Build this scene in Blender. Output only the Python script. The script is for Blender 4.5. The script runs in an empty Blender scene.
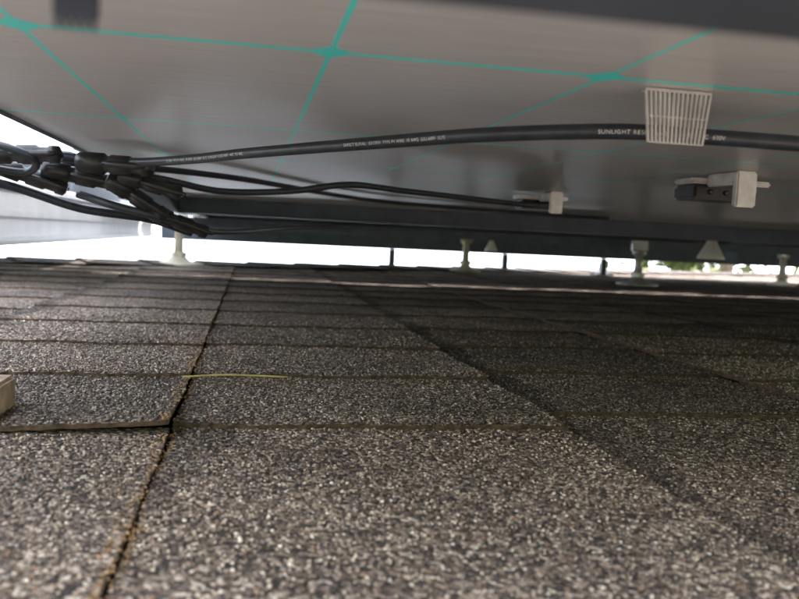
import bpy, bmesh, numpy as np, math, random
from mathutils import Vector, Matrix
random.seed(4); rng=np.random.default_rng(7)
sc=bpy.context.scene; col=sc.collection
ZR=-.0895; ZP=.0564
PITCH=math.radians(18)

# ---------------- material helpers
def newmat(name):
    m=bpy.data.materials.new(name); m.use_nodes=True
    nt=m.node_tree; b=nt.nodes['Principled BSDF']
    return m,nt,b
def N(nt,t,**k):
    n=nt.nodes.new(t)
    for a,v in k.items(): setattr(n,a,v)
    return n
def simple(name,c,rough=.5,metal=0,var=.15,scale=60,bump=.1):
    m,nt,b=newmat(name); L=nt.links.new
    tc=N(nt,'ShaderNodeTexCoord'); no=N(nt,'ShaderNodeTexNoise'); no.inputs['Scale'].default_value=scale; no.inputs['Detail'].default_value=3
    L(tc.outputs['Object'],no.inputs['Vector'])
    mr=N(nt,'ShaderNodeMapRange'); mr.inputs[1].default_value=.3; mr.inputs[2].default_value=.7; mr.inputs[3].default_value=1-var; mr.inputs[4].default_value=1+var
    L(no.outputs['Fac'],mr.inputs[0])
    mx=N(nt,'ShaderNodeVectorMath',operation='SCALE'); mx.inputs[0].default_value=c[:3]; L(mr.outputs[0],mx.inputs['Scale'])
    L(mx.outputs[0],b.inputs['Base Color'])
    b.inputs['Roughness'].default_value=rough; b.inputs['Metallic'].default_value=metal
    if bump>=.2:
        bp=N(nt,'ShaderNodeBump'); bp.inputs['Strength'].default_value=bump; bp.inputs['Distance'].default_value=.001
        L(no.outputs['Fac'],bp.inputs['Height']); L(bp.outputs[0],b.inputs['Normal'])
    return m
def mesh_obj(name,V,F,mat=None,parent=None,smooth=False):
    me=bpy.data.meshes.new(name); me.from_pydata([tuple(v) for v in V],[],F); me.update()
    if smooth: me.polygons.foreach_set('use_smooth',[True]*len(me.polygons))
    o=bpy.data.objects.new(name,me); col.objects.link(o)
    if mat: me.materials.append(mat)
    if parent: o.parent=parent
    return o
def empty(name):
    o=bpy.data.objects.new(name,None); col.objects.link(o); o.empty_display_size=.02; return o
def box(name,x0,x1,y0,y1,z0,z1,mat,parent,bev=.0008,rot=None):
    bm=bmesh.new(); bmesh.ops.create_cube(bm,size=1)
    for v in bm.verts: v.co=Vector((x0+(v.co.x+.5)*(x1-x0),y0+(v.co.y+.5)*(y1-y0),z0+(v.co.z+.5)*(z1-z0)))
    if bev: bmesh.ops.bevel(bm,geom=bm.edges[:],offset=bev,segments=2,affect='EDGES')
    me=bpy.data.meshes.new(name); bm.to_mesh(me); bm.free(); me.materials.append(mat)
    o=bpy.data.objects.new(name,me); col.objects.link(o); o.parent=parent
    return o
def lathe(name,prof,mat,parent,M=Matrix(),n=24,smooth=True):
    V=[];F=[]
    for r,z in prof:
        for i in range(n):
            a=2*math.pi*i/n; V.append(M@Vector((r*math.cos(a),r*math.sin(a),z)))
    for k in range(len(prof)-1):
        for i in range(n):
            j=(i+1)%n; F.append((k*n+i,k*n+j,(k+1)*n+j,(k+1)*n+i))
    F.append(tuple(range(n))[::-1]); F.append(tuple((len(prof)-1)*n+i for i in range(n)))
    o=mesh_obj(name,V,F,mat,parent,smooth)
    return o
def axisM(p,d):
    d=Vector(d).normalized(); return Matrix.Translation(p)@d.to_track_quat('Z','Y').to_matrix().to_4x4()
def spline(pts,n=14):
    P=[Vector(p) for p in pts]; P=[P[0]*2-P[1]]+P+[P[-1]*2-P[-2]]; out=[]
    for i in range(1,len(P)-2):
        a,b,c,d=P[i-1:i+3]
        for k in range(n):
            t=k/n
            out.append(.5*((2*b)+(c-a)*t+(2*a-5*b+4*c-d)*t*t+(3*b-a-3*c+d)*t**3))
    out.append(P[-2]); return out
def tube(name,pts,r,mat,parent,n=16,seg=14):
    S=spline(pts,seg); V=[];F=[]
    for k,p in enumerate(S):
        t=(S[min(k+1,len(S)-1)]-S[max(k-1,0)]).normalized()
        s=t.cross(Vector((0,0,1))).normalized(); u=s.cross(t)
        for i in range(n):
            a=2*math.pi*i/n; V.append(p+s*(r*math.cos(a))+u*(r*math.sin(a)))
    for k in range(len(S)-1):
        for i in range(n):
            j=(i+1)%n; F.append((k*n+i,(k+1)*n+i,(k+1)*n+j,k*n+j))
    F.append(tuple(range(n))); F.append(tuple((len(S)-1)*n+i for i in range(n))[::-1])
    return mesh_obj(name,V,F,mat,parent,True),S

M_black=simple('black_plastic',(.024,.024,.027),.38,0,.3,80,.1)
M_cable=simple('cable_jacket',(.03,.036,.047),.40,0,.25,200,.08)
M_alu=simple('aluminium',(.60,.60,.61),.38,.4,.10,25,.1)
M_alud=simple('dark_anodised_frame',(.075,.09,.12),.4,.35,.2,30,.1)
M_steel=simple('stainless_steel',(.62,.61,.59),.38,.5,.22,90,.1)
M_cream=simple('galvanised_flashing',(.55,.5,.4),.55,.1,.2,40,.1)
M_white=simple('white_plastic',(.75,.74,.7),.5,0,.08,40,.05)
M_text=simple('cable_print',(.75,.75,.75),.6,0,.1,400,0)
M_edge=simple('shingle_cut_edge',(.075,.045,.028),.9,0,.6,260,.1)

# ---------------- shingle material
def shingle_mat():
    m,nt,b=newmat('asphalt_shingle'); L=nt.links.new
    tc=N(nt,'ShaderNodeTexCoord')
    vo=N(nt,'ShaderNodeTexVoronoi',voronoi_dimensions='2D'); vo.inputs['Scale'].default_value=560
    L(tc.outputs['Object'],vo.inputs['Vector'])
    sep=N(nt,'ShaderNodeSeparateColor'); L(vo.outputs['Color'],sep.inputs[0])
    cr=N(nt,'ShaderNodeValToRGB'); e=cr.color_ramp
    e.interpolation='CONSTANT'
    e.elements[0].position=0; e.elements[0].color=(.045,.036,.032,1)
    e.elements[1].position=.33; e.elements[1].color=(.13,.096,.075,1)
    for p,c in ((.58,(.24,.182,.142,1)),(.78,(.39,.312,.25,1)),(.92,(.58,.485,.40,1))):
        x=e.elements.new(p); x.color=c
    L(sep.outputs[0],cr.inputs[0])
    at=N(nt,'ShaderNodeAttribute',attribute_name='tone'); at.attribute_type='GEOMETRY'
    no=N(nt,'ShaderNodeTexNoise',noise_dimensions='2D'); no.inputs['Scale'].default_value=16; no.inputs['Detail'].default_value=3
    L(tc.outputs['Object'],no.inputs['Vector'])
    mr=N(nt,'ShaderNodeMapRange'); mr.inputs[1].default_value=.35; mr.inputs[2].default_value=.65; mr.inputs[3].default_value=.72; mr.inputs[4].default_value=1.15
    L(no.outputs['Fac'],mr.inputs[0])
    mu=N(nt,'ShaderNodeMath',operation='MULTIPLY'); L(mr.outputs[0],mu.inputs[0]); L(at.outputs['Fac'],mu.inputs[1])
    s=N(nt,'ShaderNodeVectorMath',operation='SCALE'); L(cr.outputs[0],s.inputs[0]); L(mu.outputs[0],s.inputs['Scale'])
    L(s.outputs[0],b.inputs['Base Color']); b.inputs['Roughness'].default_value=.9
    bp=N(nt,'ShaderNodeBump'); bp.inputs['Strength'].default_value=1; bp.inputs['Distance'].default_value=.0012; bp.invert=True
    L(vo.outputs['Distance'],bp.inputs['Height']); L(bp.outputs[0],b.inputs['Normal'])
    return m
M_sh=shingle_mat()
def gran_mat():
    m,nt,b=newmat('mineral_granules'); L=nt.links.new
    at=N(nt,'ShaderNodeAttribute',attribute_name='gcol'); L(at.outputs['Color'],b.inputs['Base Color'])
    b.inputs['Roughness'].default_value=.55
    return m
M_gr=gran_mat()

# ---------------- roof
roof=empty('shingle_roof')
E=.135; TK=.0022
edges=[-.031,.158]; 
while edges[0]>-7: edges.insert(0,edges[0]-random.uniform(.18,.205))
while edges[-1]<8: edges.append(edges[-1]+random.uniform(.18,.205))
i0=edges.index(-.031)
ns=len(edges)-1
offs=[random.uniform(0,E) for _ in range(ns)]
lev=[random.uniform(0,.002) for _ in range(ns)]
offs[i0]=.372; lev[i0]=.0010
offs[i0-1]=.352; lev[i0-1]=.0032
offs[i0+1]=.415; lev[i0+1]=-.0018
offs[i0-2]=.327; lev[i0-2]=.001
offs[i0+2]=.38; lev[i0+2]=.001
def hipY(x): return 2.05+.54*(x+.05)
EA=np.array(edges); OA=np.array(offs); LA=np.array(lev)
tonetab={}
NEARK=set(range(i0-2,i0+4))
NK=np.array([k in NEARK for k in range(ns)])
def wob(x,y,k,np_=np): return .0005*np_.sin(x*19+1.3*k)*np_.sin(y*17)+.0003*np_.sin(x*83+y*61)
def surf(x,y):
    k=np.clip(np.searchsorted(EA,x)-1,0,ns-1)
    q=(y-OA[k])/E
    ph=np.mod(q,1.0)
    mg=NK[k]&(q<0)&(q>=-2)
    ph=np.where(mg,(q+2)/2,ph)
    z=ZR+LA[k]+TK*(1-ph)-.002+wob(x,y,k)
    return z,k,ph
def tone(k,j):
    if k in NEARK and j==-1: j=-2
    if (k,j) not in tonetab: tonetab[(k,j)]=random.choice([.62,.75,.9,1.0,1.1])
    return tonetab[(k,j)]
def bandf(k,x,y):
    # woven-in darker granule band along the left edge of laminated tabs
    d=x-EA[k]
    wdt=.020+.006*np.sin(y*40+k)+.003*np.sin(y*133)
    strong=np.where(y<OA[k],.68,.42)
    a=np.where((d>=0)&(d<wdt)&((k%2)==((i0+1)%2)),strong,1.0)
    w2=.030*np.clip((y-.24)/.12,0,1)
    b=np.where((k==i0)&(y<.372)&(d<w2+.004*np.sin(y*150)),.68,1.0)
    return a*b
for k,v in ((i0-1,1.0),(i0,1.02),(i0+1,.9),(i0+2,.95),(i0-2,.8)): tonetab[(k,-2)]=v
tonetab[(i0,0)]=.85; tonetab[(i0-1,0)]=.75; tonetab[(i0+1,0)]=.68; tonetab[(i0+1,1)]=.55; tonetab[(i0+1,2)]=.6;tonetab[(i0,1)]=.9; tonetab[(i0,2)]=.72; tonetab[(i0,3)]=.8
V=[];F=[];T=[];MI=[]
for k in range(ns):
    xa,xb=edges[k]+.0006,edges[k+1]-.0006
    xc=(xa+xb)/2
    j0=int(math.floor((-2.6-offs[k])/E)); j1=int((min(hipY(xc),5.2)-offs[k])/E)+1
    for j in range(j0,j1):
        ya=offs[k]+j*E
        if ya>hipY(xc)-.02: continue
        Ln=E
        if k in NEARK and j==-1: continue
        if k in NEARK and j==-2: Ln=2*E
        near=(-.7<xc<1.6 and .0<ya<2.3)
        nx,ny=(48,10) if near else (4,3)
        base=len(V); tn=tone(k,j)
        yb=ya+Ln+.012
        jr=[random.uniform(-.0009,.0009) for _ in range(nx+1)]
        skew=random.uniform(-.002,.002) if near else 0
        lift=(k==i0-1 and j==0)
        for a in range(nx+1):
            for c in range(ny+1):
                u=a/nx; v=c/ny
                x=xa+(xb-xa)*u; y=ya+(yb-ya)*v
                if c==0: y+=jr[a]+skew*(u-.5)
                ph=(y-ya)/Ln
                z=ZR+lev[k]+TK*(1-ph)-.002+wob(x,y,k,math)
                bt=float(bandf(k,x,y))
                if a in(0,nx) and near: x+=random.uniform(-.0006,.0006)
                if c==0 and near: z-=random.uniform(0,.0006)
                if lift: z+=.0045*max(0,u-.55)/.45*max(0,1-v*1.6)
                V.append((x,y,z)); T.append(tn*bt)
        def id(a,c): return base+a*(ny+1)+c
        for a in range(nx):
            for c in range(ny): F.append((id(a,c),id(a+1,c),id(a+1,c+1),id(a,c+1))); MI.append(0)
        ring=[id(a,0) for a in range(nx+1)]+[id(nx,c) for c in range(1,ny+1)]
        ring2=[id(0,c) for c in range(ny,-1,-1)]
        for seq in (ring,ring2):
            lo=[]
            for q in seq:
                x,y,z=V[q]; V.append((x,y,z-(.0035 if not lift else .002))); T.append(tn); lo.append(len(V)-1)
            for q in range(len(seq)-1): F.append((seq[q],lo[q],lo[q+1],seq[q+1])); MI.append(1)
tabs=mesh_obj('shingle_tabs',V,F,M_sh,roof); tabs.data.materials.append(M_edge)
tabs.data.polygons.foreach_set('material_index',MI)
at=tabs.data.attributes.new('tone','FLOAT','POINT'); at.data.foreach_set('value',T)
M_deck=simple('roof_felt',(.02,.018,.018),.95,0,.3,40,.1)
zb=ZR-.012
hx0,hy0=-7,hipY(-7); hx1,hy1=5.8,hipY(5.8)
mesh_obj('roof_deck',[(-7,-2.6,zb),(8,-2.6,zb),(8,hy1,zb),(hx1,hy1,zb),(hx0,hy0,zb)],[(0,1,2,3,4)],M_deck,roof)
mesh_obj('back_roof_slope',[(hx0,hy0,zb),(hx1,hy1,zb),(8,hy1,zb),(8,hy1+4,zb-2.9),(hx0-1,hy0+5,zb-2.9)],[(0,1,2,3,4)],M_sh,roof)
V=[];F=[]
d=Vector((1,.54,0)).normalized(); nrm=Vector((-d.y,d.x,0))
s=0
while s<14:
    p=Vector((-6.9,hipY(-6.9),0))+d*s
    b=len(V)
    for t,dz in ((0,.006),(.16,.002)):
        for w,zz in ((-.10,0),(0,.006),(.10,-.03)):
            q=p+d*t+nrm*w; V.append((q.x,q.y,ZR+.001+dz+zz))
    F+= [(b,b+1,b+4,b+3),(b+1,b+2,b+5,b+4)]
    s+=.14
hc=mesh_obj('hip_cap_shingles',V,F,M_sh,roof)
a_=hc.data.attributes.new('tone','FLOAT','POINT'); a_.data.foreach_set('value',[.4]*len(V))

# ---------------- granules
def granules():
    xs=[];ys=[];rs=[]
    for (ya,yb,dens,r) in ((.15,.34,440e3,.00066),(.34,.62,310e3,.00073),(.62,.9,110e3,.0009)):
        area_x0=-.36*yb-.1; area_x1=.8*yb+.08
        n=int((yb-ya)*(area_x1-area_x0)*dens)
        x=rng.uniform(area_x0,area_x1,n); y=rng.uniform(ya,yb,n)
        keep=(x>-.36*y-.05)&(x<.8*y+.04)
        if yb>.8: keep&=(rng.random(n)<np.clip((.92-y)/.25,0,1))
        xs.append(x[keep]);ys.append(y[keep]);rs.append(np.full(keep.sum(),r))
    x=np.concatenate(xs);y=np.concatenate(ys);r=np.concatenate(rs)
    z,k,ph=surf(x,y)
    lift=(k==i0-1)&(y>OA[i0-1])&(y<OA[i0-1]+E)
    u=(x-EA[i0-1])/(EA[i0]-EA[i0-1]); v=(y-OA[i0-1])/(E+.012)
    z=z+np.where(lift,.0045*np.maximum(0,u-.55)/.45*np.maximum(0,1-v*1.6),0)
    cl=np.sin(x*140+3*np.sin(y*90))*np.sin(y*120+2*np.sin(x*75))
    keep=(rng.random(len(x))<.88+.1*cl)
    x,y,z,k,ph,r=[a[keep] for a in (x,y,z,k,ph,r)]
    n=len(x)
    r=r*rng.uniform(.5,1.45,n)
    base=np.array([[1,0,0],[-1,0,0],[0,1,0],[0,-1,0],[0,0,1],[0,0,-1]],float)
    A=rng.normal(size=(n,3,3)); Q,_=np.linalg.qr(A)
    v=base[None]*rng.uniform(.6,1.2,(n,6,1))
    v=np.einsum('nij,nkj->nki',Q,v)*r[:,None,None]
    v[:,:,2]*=.75
    v[:,:,0]+=x[:,None]; v[:,:,1]+=y[:,None]; v[:,:,2]+=(z+r*.25)[:,None]
    f=np.array([[0,2,4],[2,1,4],[1,3,4],[3,0,4],[2,0,5],[1,2,5],[3,1,5],[0,3,5]])
    Fq=(f[None]+np.arange(n)[:,None,None]*6).reshape(-1)
    me=bpy.data.meshes.new('granules'); nf=n*8
    me.vertices.add(n*6); me.vertices.foreach_set('co',v.reshape(-1))
    me.loops.add(nf*3); me.loops.foreach_set('vertex_index',Fq.astype(np.int32))
    me.polygons.add(nf); me.polygons.foreach_set('loop_start',np.arange(0,nf*3,3,dtype=np.int32)); me.polygons.foreach_set('loop_total',np.full(nf,3,dtype=np.int32))
    me.update(calc_edges=True)
    pal=np.array([(.038,.03,.027),(.084,.062,.052),(.155,.114,.09),(.26,.20,.157),(.40,.318,.252),(.56,.47,.385),(.72,.64,.55),(.28,.16,.1)])
    w=np.array([.18,.20,.19,.16,.13,.09,.04,.03])
    c=pal[rng.choice(8,n,p=w/w.sum())]
    j=np.floor((y-OA[k])/E).astype(int)
    tn=np.array([tone(int(a),int(b)) for a,b in zip(k,j)])
    low=1+.20*np.sin(x*22+2*np.sin(y*17))*np.sin(y*19+x*7)
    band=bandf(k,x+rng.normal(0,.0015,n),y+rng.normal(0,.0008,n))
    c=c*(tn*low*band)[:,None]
    seam=np.abs(x+.032)<.0028+.0015*np.sin(y*60)+.0008*np.sin(y*210)
    cc=np.array([.36,.215,.10])*rng.uniform(.2,1.3,(n,1))
    c=np.where((seam&(rng.random(n)<.85))[:,None],cc,c)
    front=(ph<.008)
    c=np.where((front&(rng.random(n)<.5))[:,None],np.array([.14,.08,.045])*rng.uniform(.3,1.2,(n,1)),c)
    c4=np.ones((n,6,4)); c4[:,:,:3]=c[:,None,:]
    a=me.attributes.new('gcol','FLOAT_COLOR','POINT'); a.data.foreach_set('color',c4.reshape(-1))
    me.materials.append(M_gr)
    o=bpy.data.objects.new('granules',me); col.objects.link(o); o.parent=roof
    return n
ng=granules()

# ---------------- panels
def backsheet_mat():
    m,nt,b=newmat('panel_backsheet'); L=nt.links.new
    tc=N(nt,'ShaderNodeTexCoord'); sp=N(nt,'ShaderNodeSeparateXYZ'); L(tc.outputs['Object'],sp.inputs[0])
    def M(op,a,b_=None,c=None):
        n=N(nt,'ShaderNodeMath',operation=op)
        for i,v in enumerate((a,b_,c)):
            if v is None: continue
            if isinstance(v,(int,float)): n.inputs[i].default_value=v
            else: L(v,n.inputs[i])
        return n.outputs[0]
    def dist(o,off,p):
        a=M('DIVIDE',M('SUBTRACT',o,off),p); a=M('SUBTRACT',a,M('ROUND',a)); return M('MULTIPLY',M('ABSOLUTE',a),p)
    dx=dist(sp.outputs[0],-.0680,.091); dy=dist(sp.outputs[1],.257,.1999)
    dy2=dist(sp.outputs[1],.257,.3998)
    l1=M('LESS_THAN',dx,.0008); l2=M('LESS_THAN',dy,.0018)
    dm=M('LESS_THAN',M('ADD',M('DIVIDE',dx,.0078),M('DIVIDE',dy2,.0085)),1)
    dm2=M('LESS_THAN',M('ADD',M('DIVIDE',dx,.0035),M('DIVIDE',dy,.007)),1)
    fac=M('MAXIMUM',M('MAXIMUM',l1,l2),M('MAXIMUM',dm,dm2))
    mp=N(nt,'ShaderNodeMapping'); mp.inputs['Scale'].default_value=(6,160,1); L(tc.outputs['Object'],mp.inputs[0])
    no=N(nt,'ShaderNodeTexNoise',noise_dimensions='2D'); no.inputs['Scale'].default_value=3; no.inputs['Detail'].default_value=5; no.inputs['Roughness'].default_value=.7; L(mp.outputs[0],no.inputs['Vector'])
    no2=N(nt,'ShaderNodeTexNoise',noise_dimensions='2D'); no2.inputs['Scale'].default_value=5; no2.inputs['Detail'].default_value=3; L(tc.outputs['Object'],no2.inputs['Vector'])
    cr=N(nt,'ShaderNodeValToRGB'); cr.color_ramp.elements[0].position=.32; cr.color_ramp.elements[0].color=(.54,.55,.56,1); cr.color_ramp.elements[1].position=.68; cr.color_ramp.elements[1].color=(.74,.76,.77,1)
    mm=M('ADD',M('MULTIPLY',no.outputs['Fac'],.6),M('MULTIPLY',no2.outputs['Fac'],.4)); L(mm,cr.inputs[0])
    mx=N(nt,'ShaderNodeMix',data_type='RGBA'); L(fac,mx.inputs[0]); L(cr.outputs[0],mx.inputs[6]); mx.inputs[7].default_value=(.08,1.0,.93,1)
    L(mx.outputs[2],b.inputs['Base Color']); b.inputs['Roughness'].default_value=.36
    return m
M_bs=backsheet_mat()
M_cell=simple('solar_cells',(.01,.012,.03),.12,0,.2,10,0)
def panel(x0,x1,y0,y1,short=False):
    p=empty('solar_panel')
    zt=.094; zbm=.026; w=.0025; fl=.028
    mesh_obj('backsheet',[(x0+w,y0+w,ZP),(x1-w,y0+w,ZP),(x1-w,y1-w,ZP),(x0+w,y1-w,ZP)],[(3,2,1,0)],M_bs,p)
    box('cell_laminate',x0+w,x1-w,y0+w,y1-w,ZP+.030,ZP+.034,M_cell,p,0)
    box('frame_near',x0,x1,y0,y0+w,zbm,zt,M_alud,p,.0005)
    box('frame_far',x0,x1,y1-w,y1,zbm,zt,M_alud,p,.0005)
    if short:
        box('frame_side_a',x0,x0+w,y0+w,.86,.0545,zt-.0001,M_alud,p,.0005)
        box('frame_side_a2',x0,x0+w,.86,y1-w,zbm+.0001,zt-.0001,M_alud,p,.0005)
    else:
        box('frame_side_a',x0,x0+w,y0+w,y1-w,zbm+.0001,zt-.0001,M_alud,p,.0005)
        box('flange_side_a',x0+w,x0+fl,y0+fl,y1-fl,zbm+.0005,zbm+.0025,M_alud,p,.0005)
    box('frame_side_b',x1-w,x1,y0+w,y1-w,zbm+.0001,zt-.0001,M_alud,p,.0005)
    box('flange_near',x0+w,x1-w,y0+w,y0+fl,zbm+.0005,zbm+.0025,M_alud,p,.0005)
    box('flange_far',x0+w,x1-w,y1-fl,y1-w,zbm+.0005,zbm+.0025,M_alud,p,.0005)
    box('flange_side_b',x1-fl,x1-w,y0+fl,y1-fl,zbm+.0005,zbm+.0025,M_alud,p,.0005)
    return p
panel(-.131,1.55,.064,1.555,True)
panel(1.575,3.28,.064,1.555)
panel(-1.93,-.235,1.15,2.0)
panel(-.131,1.55,1.578,2.5)
panel(1.575,3.28,1.578,2.5)

def rail(name,x0,x1,y0,y1,z0,z1,along):
    p=empty(name)
    box('rail_web',x0,x1,y0,y1,z0,z1,M_alu if along=='y' else M_alud,p,.002)
    if along=='y':
        box('rail_lip_top',x1,x1+.003,y0,y1,z1-.009,z1-.003,M_alu,p,.0006)
        box('rail_lip_bottom',x1,x1+.003,y0,y1,z0+.003,z0+.008,M_alu,p,.0006)
        box('rail_rib',x1,x1+.0015,y0,y1,(z0+z1)/2-.004,(z0+z1)/2+.002,M_alu,p,.0004)
    else:
        box('rail_lip_top',x0,x1,y0-.002,y0,z1-.009,z1-.003,M_alud,p,.0006)
        box('rail_lip_bottom',x0,x1,y0-.002,y0,z0+.003,z0+.008,M_alud,p,.0006)
    return p
rail('mounting_rail',-.225,-.198,.2,1.75,-.022,.034,'y')
rail('mounting_rail',-.3,3.35,1.92,1.955,.004,.025,'x')
rail('mounting_rail',-.25,3.35,2.43,2.465,-.035,.025,'x')
g=empty('added_gap_cover')  # added plate over the panel gap, blocks a sun stripe and sky sliver
box('plate',-.236,-.130,1.16,1.58,.0965,.0995,M_alud,g,.0008)

def mount(x,y,ztop,mat,r=.058):
    p=empty('roof_mount_foot')
    z0=ZR+.002
    lathe('flashing_base',[(r,z0),(r,z0+.004),(r*.8,z0+.007),(r*.45,z0+.010),(r*.3,z0+.018),(r*.25,z0+.02)],mat,p,Matrix.Translation((x,y,0)))
    lathe('post',[(.011,z0+.015),(.010,z0+.05),(.009,ztop-.012),(.016,ztop-.010),(.016,ztop)],mat,p,Matrix.Translation((x,y,0)))
    lathe('hex_nut',[(.018,z0+.020),(.018,z0+.030),(.012,z0+.031)],mat,p,Matrix.Translation((x,y,0)),6,False)
    box('l_bracket',x-.02,x+.02,y-.006,y+.006,ztop-.001,ztop+.03,M_alu,p,.001)
    return p
mount(-.159,1.938,.008,M_cream,.062)
mount(.618,2.277,.004,M_cream,.045)
mount(.937,1.844,-.003,M_steel,.05)
mount(1.58,2.19,.004,M_cream,.04)
for x in (.43,.79,1.12,1.9,2.5): 
    p=empty('rail_standoff')
    box('leg',x-.009,x+.009,2.435,2.450,-.086,-.0355,M_alud,p,.002)
    box('foot_plate',x-.03,x+.03,2.425,2.475,-.0885,-.0835,M_alud,p,.0015)
def cone(x,y,zt,zb_,r):
    p=empty('plastic_cone_cap')
    lathe('cone_shell',[(r,zb_),(r*1.02,zb_+.003),(r*.8,zb_+(zt-zb_)*.3),(r*.5,zb_+(zt-zb_)*.6),(r*.3,zt-.006),(r*.22,zt)],M_white,p,Matrix.Translation((x,y,0)))
    lathe('stem',[(r*.14,zt-.003),(r*.14,.03)],M_steel,p,Matrix.Translation((x,y,0)),12)
cone(1.01,1.65,.036,-.014,.029)
cone(.70,2.3,.013,-.026,.018)

# cables
cab=empty('solar_cable')
o,S=tube('jacket',[(-.17,.575,.043),(-.13,.590,.044),(-.08,.574,.042),(-.035,.505,.041),(-.001,.447,.0415),(.064,.355,.0425),(.093,.308,.042),(.132,.280,.0425),(.165,.274,.042),(.193,.270,.0415),(.28,.275,.042),(.40,.31,.044)],.0029,M_cable,cab)
def cable_print(S,r,txt,start,size,parent):
    cu=bpy.data.curves.new('print','FONT'); cu.body=txt; cu.size=size; cu.space_character=1.15
    t=bpy.data.objects.new('tmp',cu); col.objects.link(t)
    bpy.context.view_layer.update()
    me=bpy.data.meshes.new_from_object(t.evaluated_get(bpy.context.evaluated_depsgraph_get()))
    bpy.data.objects.remove(t)
    L=[0]
    for a,b in zip(S,S[1:]): L.append(L[-1]+(b-a).length)
    for v in me.vertices:
        s=start+v.co.x; s=min(max(s,0),L[-1]-1e-5)
        k=max(i for i in range(len(L)-1) if L[i]<=s); f=(s-L[k])/(L[k+1]-L[k])
        p=S[k].lerp(S[k+1],f); tg=(S[k+1]-S[k]).normalized()
        n=tg.cross(Vector((0,0,1))).normalized(); u=n.cross(tg)
        a=(v.co.y-size*.35)/r-.15
        v.co=p+(n*math.cos(a)+u*math.sin(a))*(r*1.03)
    me.materials.clear(); me.materials.append(M_text)
    o=bpy.data.objects.new('printed_lettering',me); col.objects.link(o); o.parent=parent
cable_print(S,.0029,"E312904  TYPE PV WIRE  10 AWG  (UL) 600V  XLPE  SUNLIGHT RESISTANT  -40C TO 90C      ",.15,.0021,cab)
cable_print(S,.0029,"DIRECT BURIAL   E312904  TYPE PV WIRE  10 AWG  (UL) 600V  XLPE",.325,.0019,cab)
cable_print(S,.0029,"SUNLIGHT RESISTANT  -40C TO 90C  600V",.455,.0021,cab)
cab2=empty('solar_cable')
tube('jacket',[(-.11,.60,.030),(-.07,.60,.034),(-.024,.66,.030),(.03,.66,.033),(.078,.66,.041),(.13,.70,.041),(.182,.739,.041),(.281,.80,.040),(.325,.86,.045)],.0026,M_cable,cab2)
cab3=empty('solar_cable')
tube('jacket',[(-.12,.61,.02),(-.09,.60,.012),(-.05,.62,.004),(-.02,.75,-.002),(.1,1.1,.01),(.4,1.45,.02),(.9,1.5,.02)],.0028,M_cable,cab3)
tube('jacket_b',[(-.20,.56,.03),(-.16,.60,.022),(-.12,.62,.010),(-.075,.64,.005),(-.045,.66,-.004)],.003,M_cable,cab3)
tube('jacket_c',[(-.2,.62,.040),(-.13,.66,.045),(-.02,.8,.05),(.2,1.15,.05),(.6,1.3,.05)],.0028,M_cable,cab3)
def mc4(p,d,s=1.0):
    e=empty('cable_connector'); M=axisM(p,d)
    lathe('housing',[(.0035*s,-.030*s),(.0075*s,-.029*s),(.0085*s,-.024*s),(.0085*s,-.008*s),(.0065*s,-.007*s),(.0065*s,-.002*s),(.0078*s,-.001*s),(.0078*s,.014*s),(.0062*s,.016*s),(.0062*s,.024*s),(.0075*s,.025*s),(.0072*s,.032*s),(.0035*s,.034*s)],M_black,e,M)
    for a in (0,math.pi):
        lathe('latch',[(.0015,-.004),(.0022,.002),(.0022,.02),(.0012,.026)],M_black,e,M@Matrix.Rotation(a,4,'Z')@Matrix.Translation((.0078*s,0,0)),8)
mc4((-.150,.575,.043),(1,-.15,.03),.8)
mc4((-.092,.580,.040),(1,-.35,-.05),.85)
mc4((-.118,.60,.032),(1,.05,-.15),.8)
mc4((-.080,.60,.020),(.9,.2,-.55),.75)
mc4((-.150,.60,.030),(1,.1,-.3),.75)
mc4((-.052,.62,.004),(.9,.3,-.3),.7)
mc4((-.070,.59,.029),(1,-.1,-.25),.7)
lp=empty('cable_loop')
tube('jacket',[(-.19,.57,.046),(-.165,.56,.048),(-.140,.57,.040),(-.15,.59,.032),(-.18,.58,.034),(-.20,.58,.03)],.0026,M_cable,lp)

wc=empty('ribbed_wire_clip')
y0=.266
nr=15
for i in range(nr):
    u=i/(nr-1)-.5
    bm=bmesh.new()
    xt=.1455+u*.0245; xb=.1455+u*.0205; hw=.00036
    vs=[bm.verts.new(c) for c in ((xb-hw,y0-.0008,.0375),(xb+hw,y0-.0008,.0375),(xt+hw,y0-.0008,.0556),(xt-hw,y0-.0008,.0556),(xb-hw,y0,.0375),(xb+hw,y0,.0375),(xt+hw,y0,.0556),(xt-hw,y0,.0556))]
    for q in ((0,1,2,3),(5,4,7,6),(1,5,6,2),(4,0,3,7),(0,4,5,1),(3,2,6,7)): bm.faces.new([vs[a] for a in q])
    me=bpy.data.meshes.new('rib'); bm.to_mesh(me); bm.free(); me.materials.append(M_steel)
    o=bpy.data.objects.new('rib_%d'%i,me); col.objects.link(o); o.parent=wc
box('top_bar',.1330,.1580,y0-.001,y0+.0004,.0550,.0560,M_steel,wc,.0002)
box('cross_wire',.1345,.1565,y0-.0011,y0-.0008,.0462,.0466,M_steel,wc,.00005)
box('bottom_bar',.1352,.1558,y0-.001,y0+.0004,.0373,.0378,M_steel,wc,.0002)
box('top_flange',.1345,.1570,y0+.0004,y0+.006,.0554,.0560,M_steel,wc,.0002)
st=empty('strap_clip')
box('strap',-.0272,-.0212,.119,.1205,.0275,.0556,M_alud,st,.0004)
for i in range(5):
    box('strap_tooth_%d'%i,-.0270+i*.0012,-.0263+i*.0012,.1192,.1203,.0263,.0275,M_alud,st,.0001)
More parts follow.
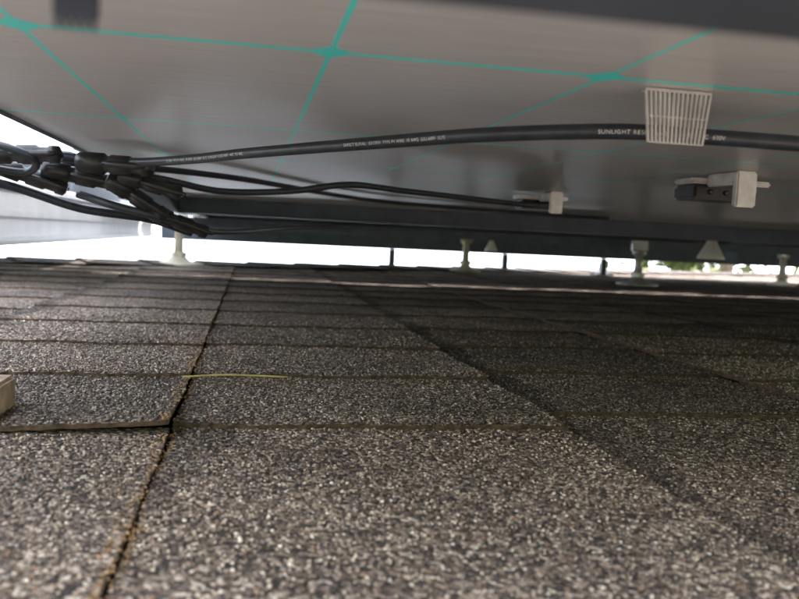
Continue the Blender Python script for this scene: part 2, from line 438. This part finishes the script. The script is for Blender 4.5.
def clamp(x,y,s,bx,by,zb_):
    e=empty('panel_clamp')
    box('bracket_plate',x-.038*s,x+.022*s,y-.006,y+.02,.0495,.0535,M_steel,e,.0012)
    box('control_box',x-.034*s,x+.006*s,y-.002,y+.028,.0385,.0492,M_black,e,.002)
    for sx in (-.022,-.010): lathe('box_screw',[(.002,0),(.002,.0012),(.001,.0016)],M_black,e,axisM((x+sx*s,y-.002,.044),(0,-1,0)),10)
    w=.0145*s; xc=x+bx
    box('clamp_cheek_front',xc-w/2,xc+w/2,y+by,y+by+.006,zb_,.0561,M_steel,e,.0012)
    box('clamp_cheek_back',xc-w/2+.001,xc+w/2-.001,y+by+.0062,y-.0062,.047,.0558,M_steel,e,.0008)
    lathe('bolt_head',[(.005*s,.0),(.005*s,.004),(.0035*s,.005)],M_steel,e,axisM((x+.013*s,y+.006,.0495),(0,0,-1)),6,False)
clamp(.351,.545,1.05,-.022,-.045,.0318)
clamp(.325,.86,.95,-.008,-.045,.0335)

stw=empty('straw_stick')
tube('stem',[(-.036,.484,ZR+.0024),(-.01,.487,ZR+.0034),(.026,.489,ZR+.0024)],.0006,simple('dry_straw',(.5,.39,.15),.7,0,.2,200,.1),stw,8,6)
wb=empty('wood_block')
bb=box('block',-.150,-.1045,.352,.400,ZR+.002,ZR+.0175,simple('weathered_wood',(.36,.26,.19),.8,0,.4,90,.6),wb,.0015)

# ---------------- tilt everything up to the real roof pitch and put at eave height
TM=Matrix.Translation((0,0,5.2))@Matrix.Rotation(PITCH,4,'X')
f,yaw,pit,rol=811,math.radians(10.673),math.radians(-4.342),math.radians(2.766)
Fw=Vector((math.sin(yaw)*math.cos(pit),math.cos(yaw)*math.cos(pit),math.sin(pit)))
rr=Vector((math.cos(yaw),-math.sin(yaw),0)); uu=rr.cross(Fw)
r2=rr*math.cos(rol)+uu*math.sin(rol); u2=-rr*math.sin(rol)+uu*math.cos(rol)
cd=bpy.data.cameras.new('camera'); co=bpy.data.objects.new('camera',cd); col.objects.link(co); sc.camera=co
Mc=Matrix.Identity(4)
for i in range(3): Mc[i][0]=r2[i]; Mc[i][1]=u2[i]; Mc[i][2]=-Fw[i]
co.matrix_world=Mc
cd.sensor_width=36; cd.lens=36*811/799; cd.clip_start=.005; cd.clip_end=2000
cd.dof.use_dof=True; cd.dof.focus_distance=.44; cd.dof.aperture_fstop=17
for o in [o for o in col.objects if o.parent is None]:
    o.matrix_world=TM@o.matrix_world

M_wall=simple('house_siding',(.5,.47,.42),.8,0,.08,8,.1)
def wv(x,y,z): return tuple(TM@Vector((x,y,z)))
a=Vector(wv(-6.6,-2.2,ZR-.15)); b=Vector(wv(7.6,-2.2,ZR-.15))
hw=mesh_obj('house_wall',[(a.x,a.y,0),(b.x,b.y,0),(b.x,b.y,b.z),(a.x,a.y,a.z),(a.x,a.y+9,0),(b.x,b.y+9,0),(b.x,b.y+9,a.z),(a.x,a.y+9,a.z)],[(0,1,2,3),(1,5,6,2),(5,4,7,6),(4,0,3,7)],M_wall)
M_g=simple('grass_ground',(.07,.10,.035),.95,0,.35,.6,.1)
mesh_obj('ground',[(-900,-900,0),(900,-900,0),(900,900,0),(-900,900,0)],[(0,1,2,3)],M_g)
def leaf_mat():
    m,nt,b=newmat('foliage'); L=nt.links.new
    g=N(nt,'ShaderNodeNewGeometry'); cr=N(nt,'ShaderNodeValToRGB'); cr.color_ramp.elements[0].color=(.05,.08,.015,1); cr.color_ramp.elements[1].color=(.12,.14,.03,1)
    L(g.outputs['Random Per Island'],cr.inputs[0]); L(cr.outputs[0],b.inputs['Base Color']); b.inputs['Roughness'].default_value=.7
    return m
tl=empty('tree_line'); V=[];F=[]
M_bark=simple('bark',(.1,.07,.05),.9,0,.3,6,.1)
for ti in range(13):
    tx=15+ti*2.4+random.uniform(-1,1); ty=24+random.uniform(-3,4); H=random.uniform(17,21)
    lathe('trunk',[(.35,0),(.28,2),(.2,H*.5),(.06,H*.85)],M_bark,tl,Matrix.Translation((tx,ty,0)),10)
    for c in range(44):
        h=random.uniform(.3,1)*H; rad=(1-abs(h/H-.6)*1.3)*3.2
        a=random.uniform(0,6.28); q=random.uniform(0,1)*rad
        cx,cy,cz=tx+q*math.cos(a),ty+q*math.sin(a),h
        for l in range(55):
            p=Vector((cx+random.gauss(0,.6),cy+random.gauss(0,.6),cz+random.gauss(0,.5)))
            u=Vector((random.gauss(0,1),random.gauss(0,1),random.gauss(0,1))).normalized(); w=u.orthogonal().normalized()
            sz=random.uniform(.2,.4); bi=len(V)
            V+= [p-u*sz,p-w*sz*.6,p+u*sz,p+w*sz*.6]; F.append((bi,bi+1,bi+2,bi+3))
mesh_obj('leaves',V,F,leaf_mat(),tl)

# ---------------- light: the photograph is exposed for the shade under the array
w=bpy.data.worlds.new('World'); sc.world=w; w.use_nodes=True; nt=w.node_tree; L=nt.links.new
bg=nt.nodes['Background']; sky=N(nt,'ShaderNodeTexSky'); sky.sky_type='NISHITA'; sky.sun_disc=False
sd=Vector((math.tan(math.radians(49)),math.tan(math.radians(8)),1)).normalized()
sdw=(Matrix.Rotation(PITCH,3,'X')@sd).normalized()
el=math.asin(sdw.z); az=math.atan2(sdw.x,sdw.y)
sky.sun_elevation=el; sky.sun_rotation=az; sky.dust_density=4; sky.air_density=1
hs=N(nt,'ShaderNodeHueSaturation'); hs.inputs['Saturation'].default_value=.35
L(sky.outputs[0],hs.inputs['Color'])
bg.inputs['Strength'].default_value=1.75
L(hs.outputs[0],bg.inputs['Color'])
sl=bpy.data.lights.new('sun','SUN'); sl.energy=26; sl.angle=math.radians(.5); sl.color=(1,.95,.88)
so=bpy.data.objects.new('sun',sl); col.objects.link(so); so.rotation_euler=(-sdw).to_track_quat('-Z','Y').to_euler(); so.location=(0,0,20)
sc.view_settings.view_transform='Standard'; sc.view_settings.look='None'; sc.view_settings.exposure=0
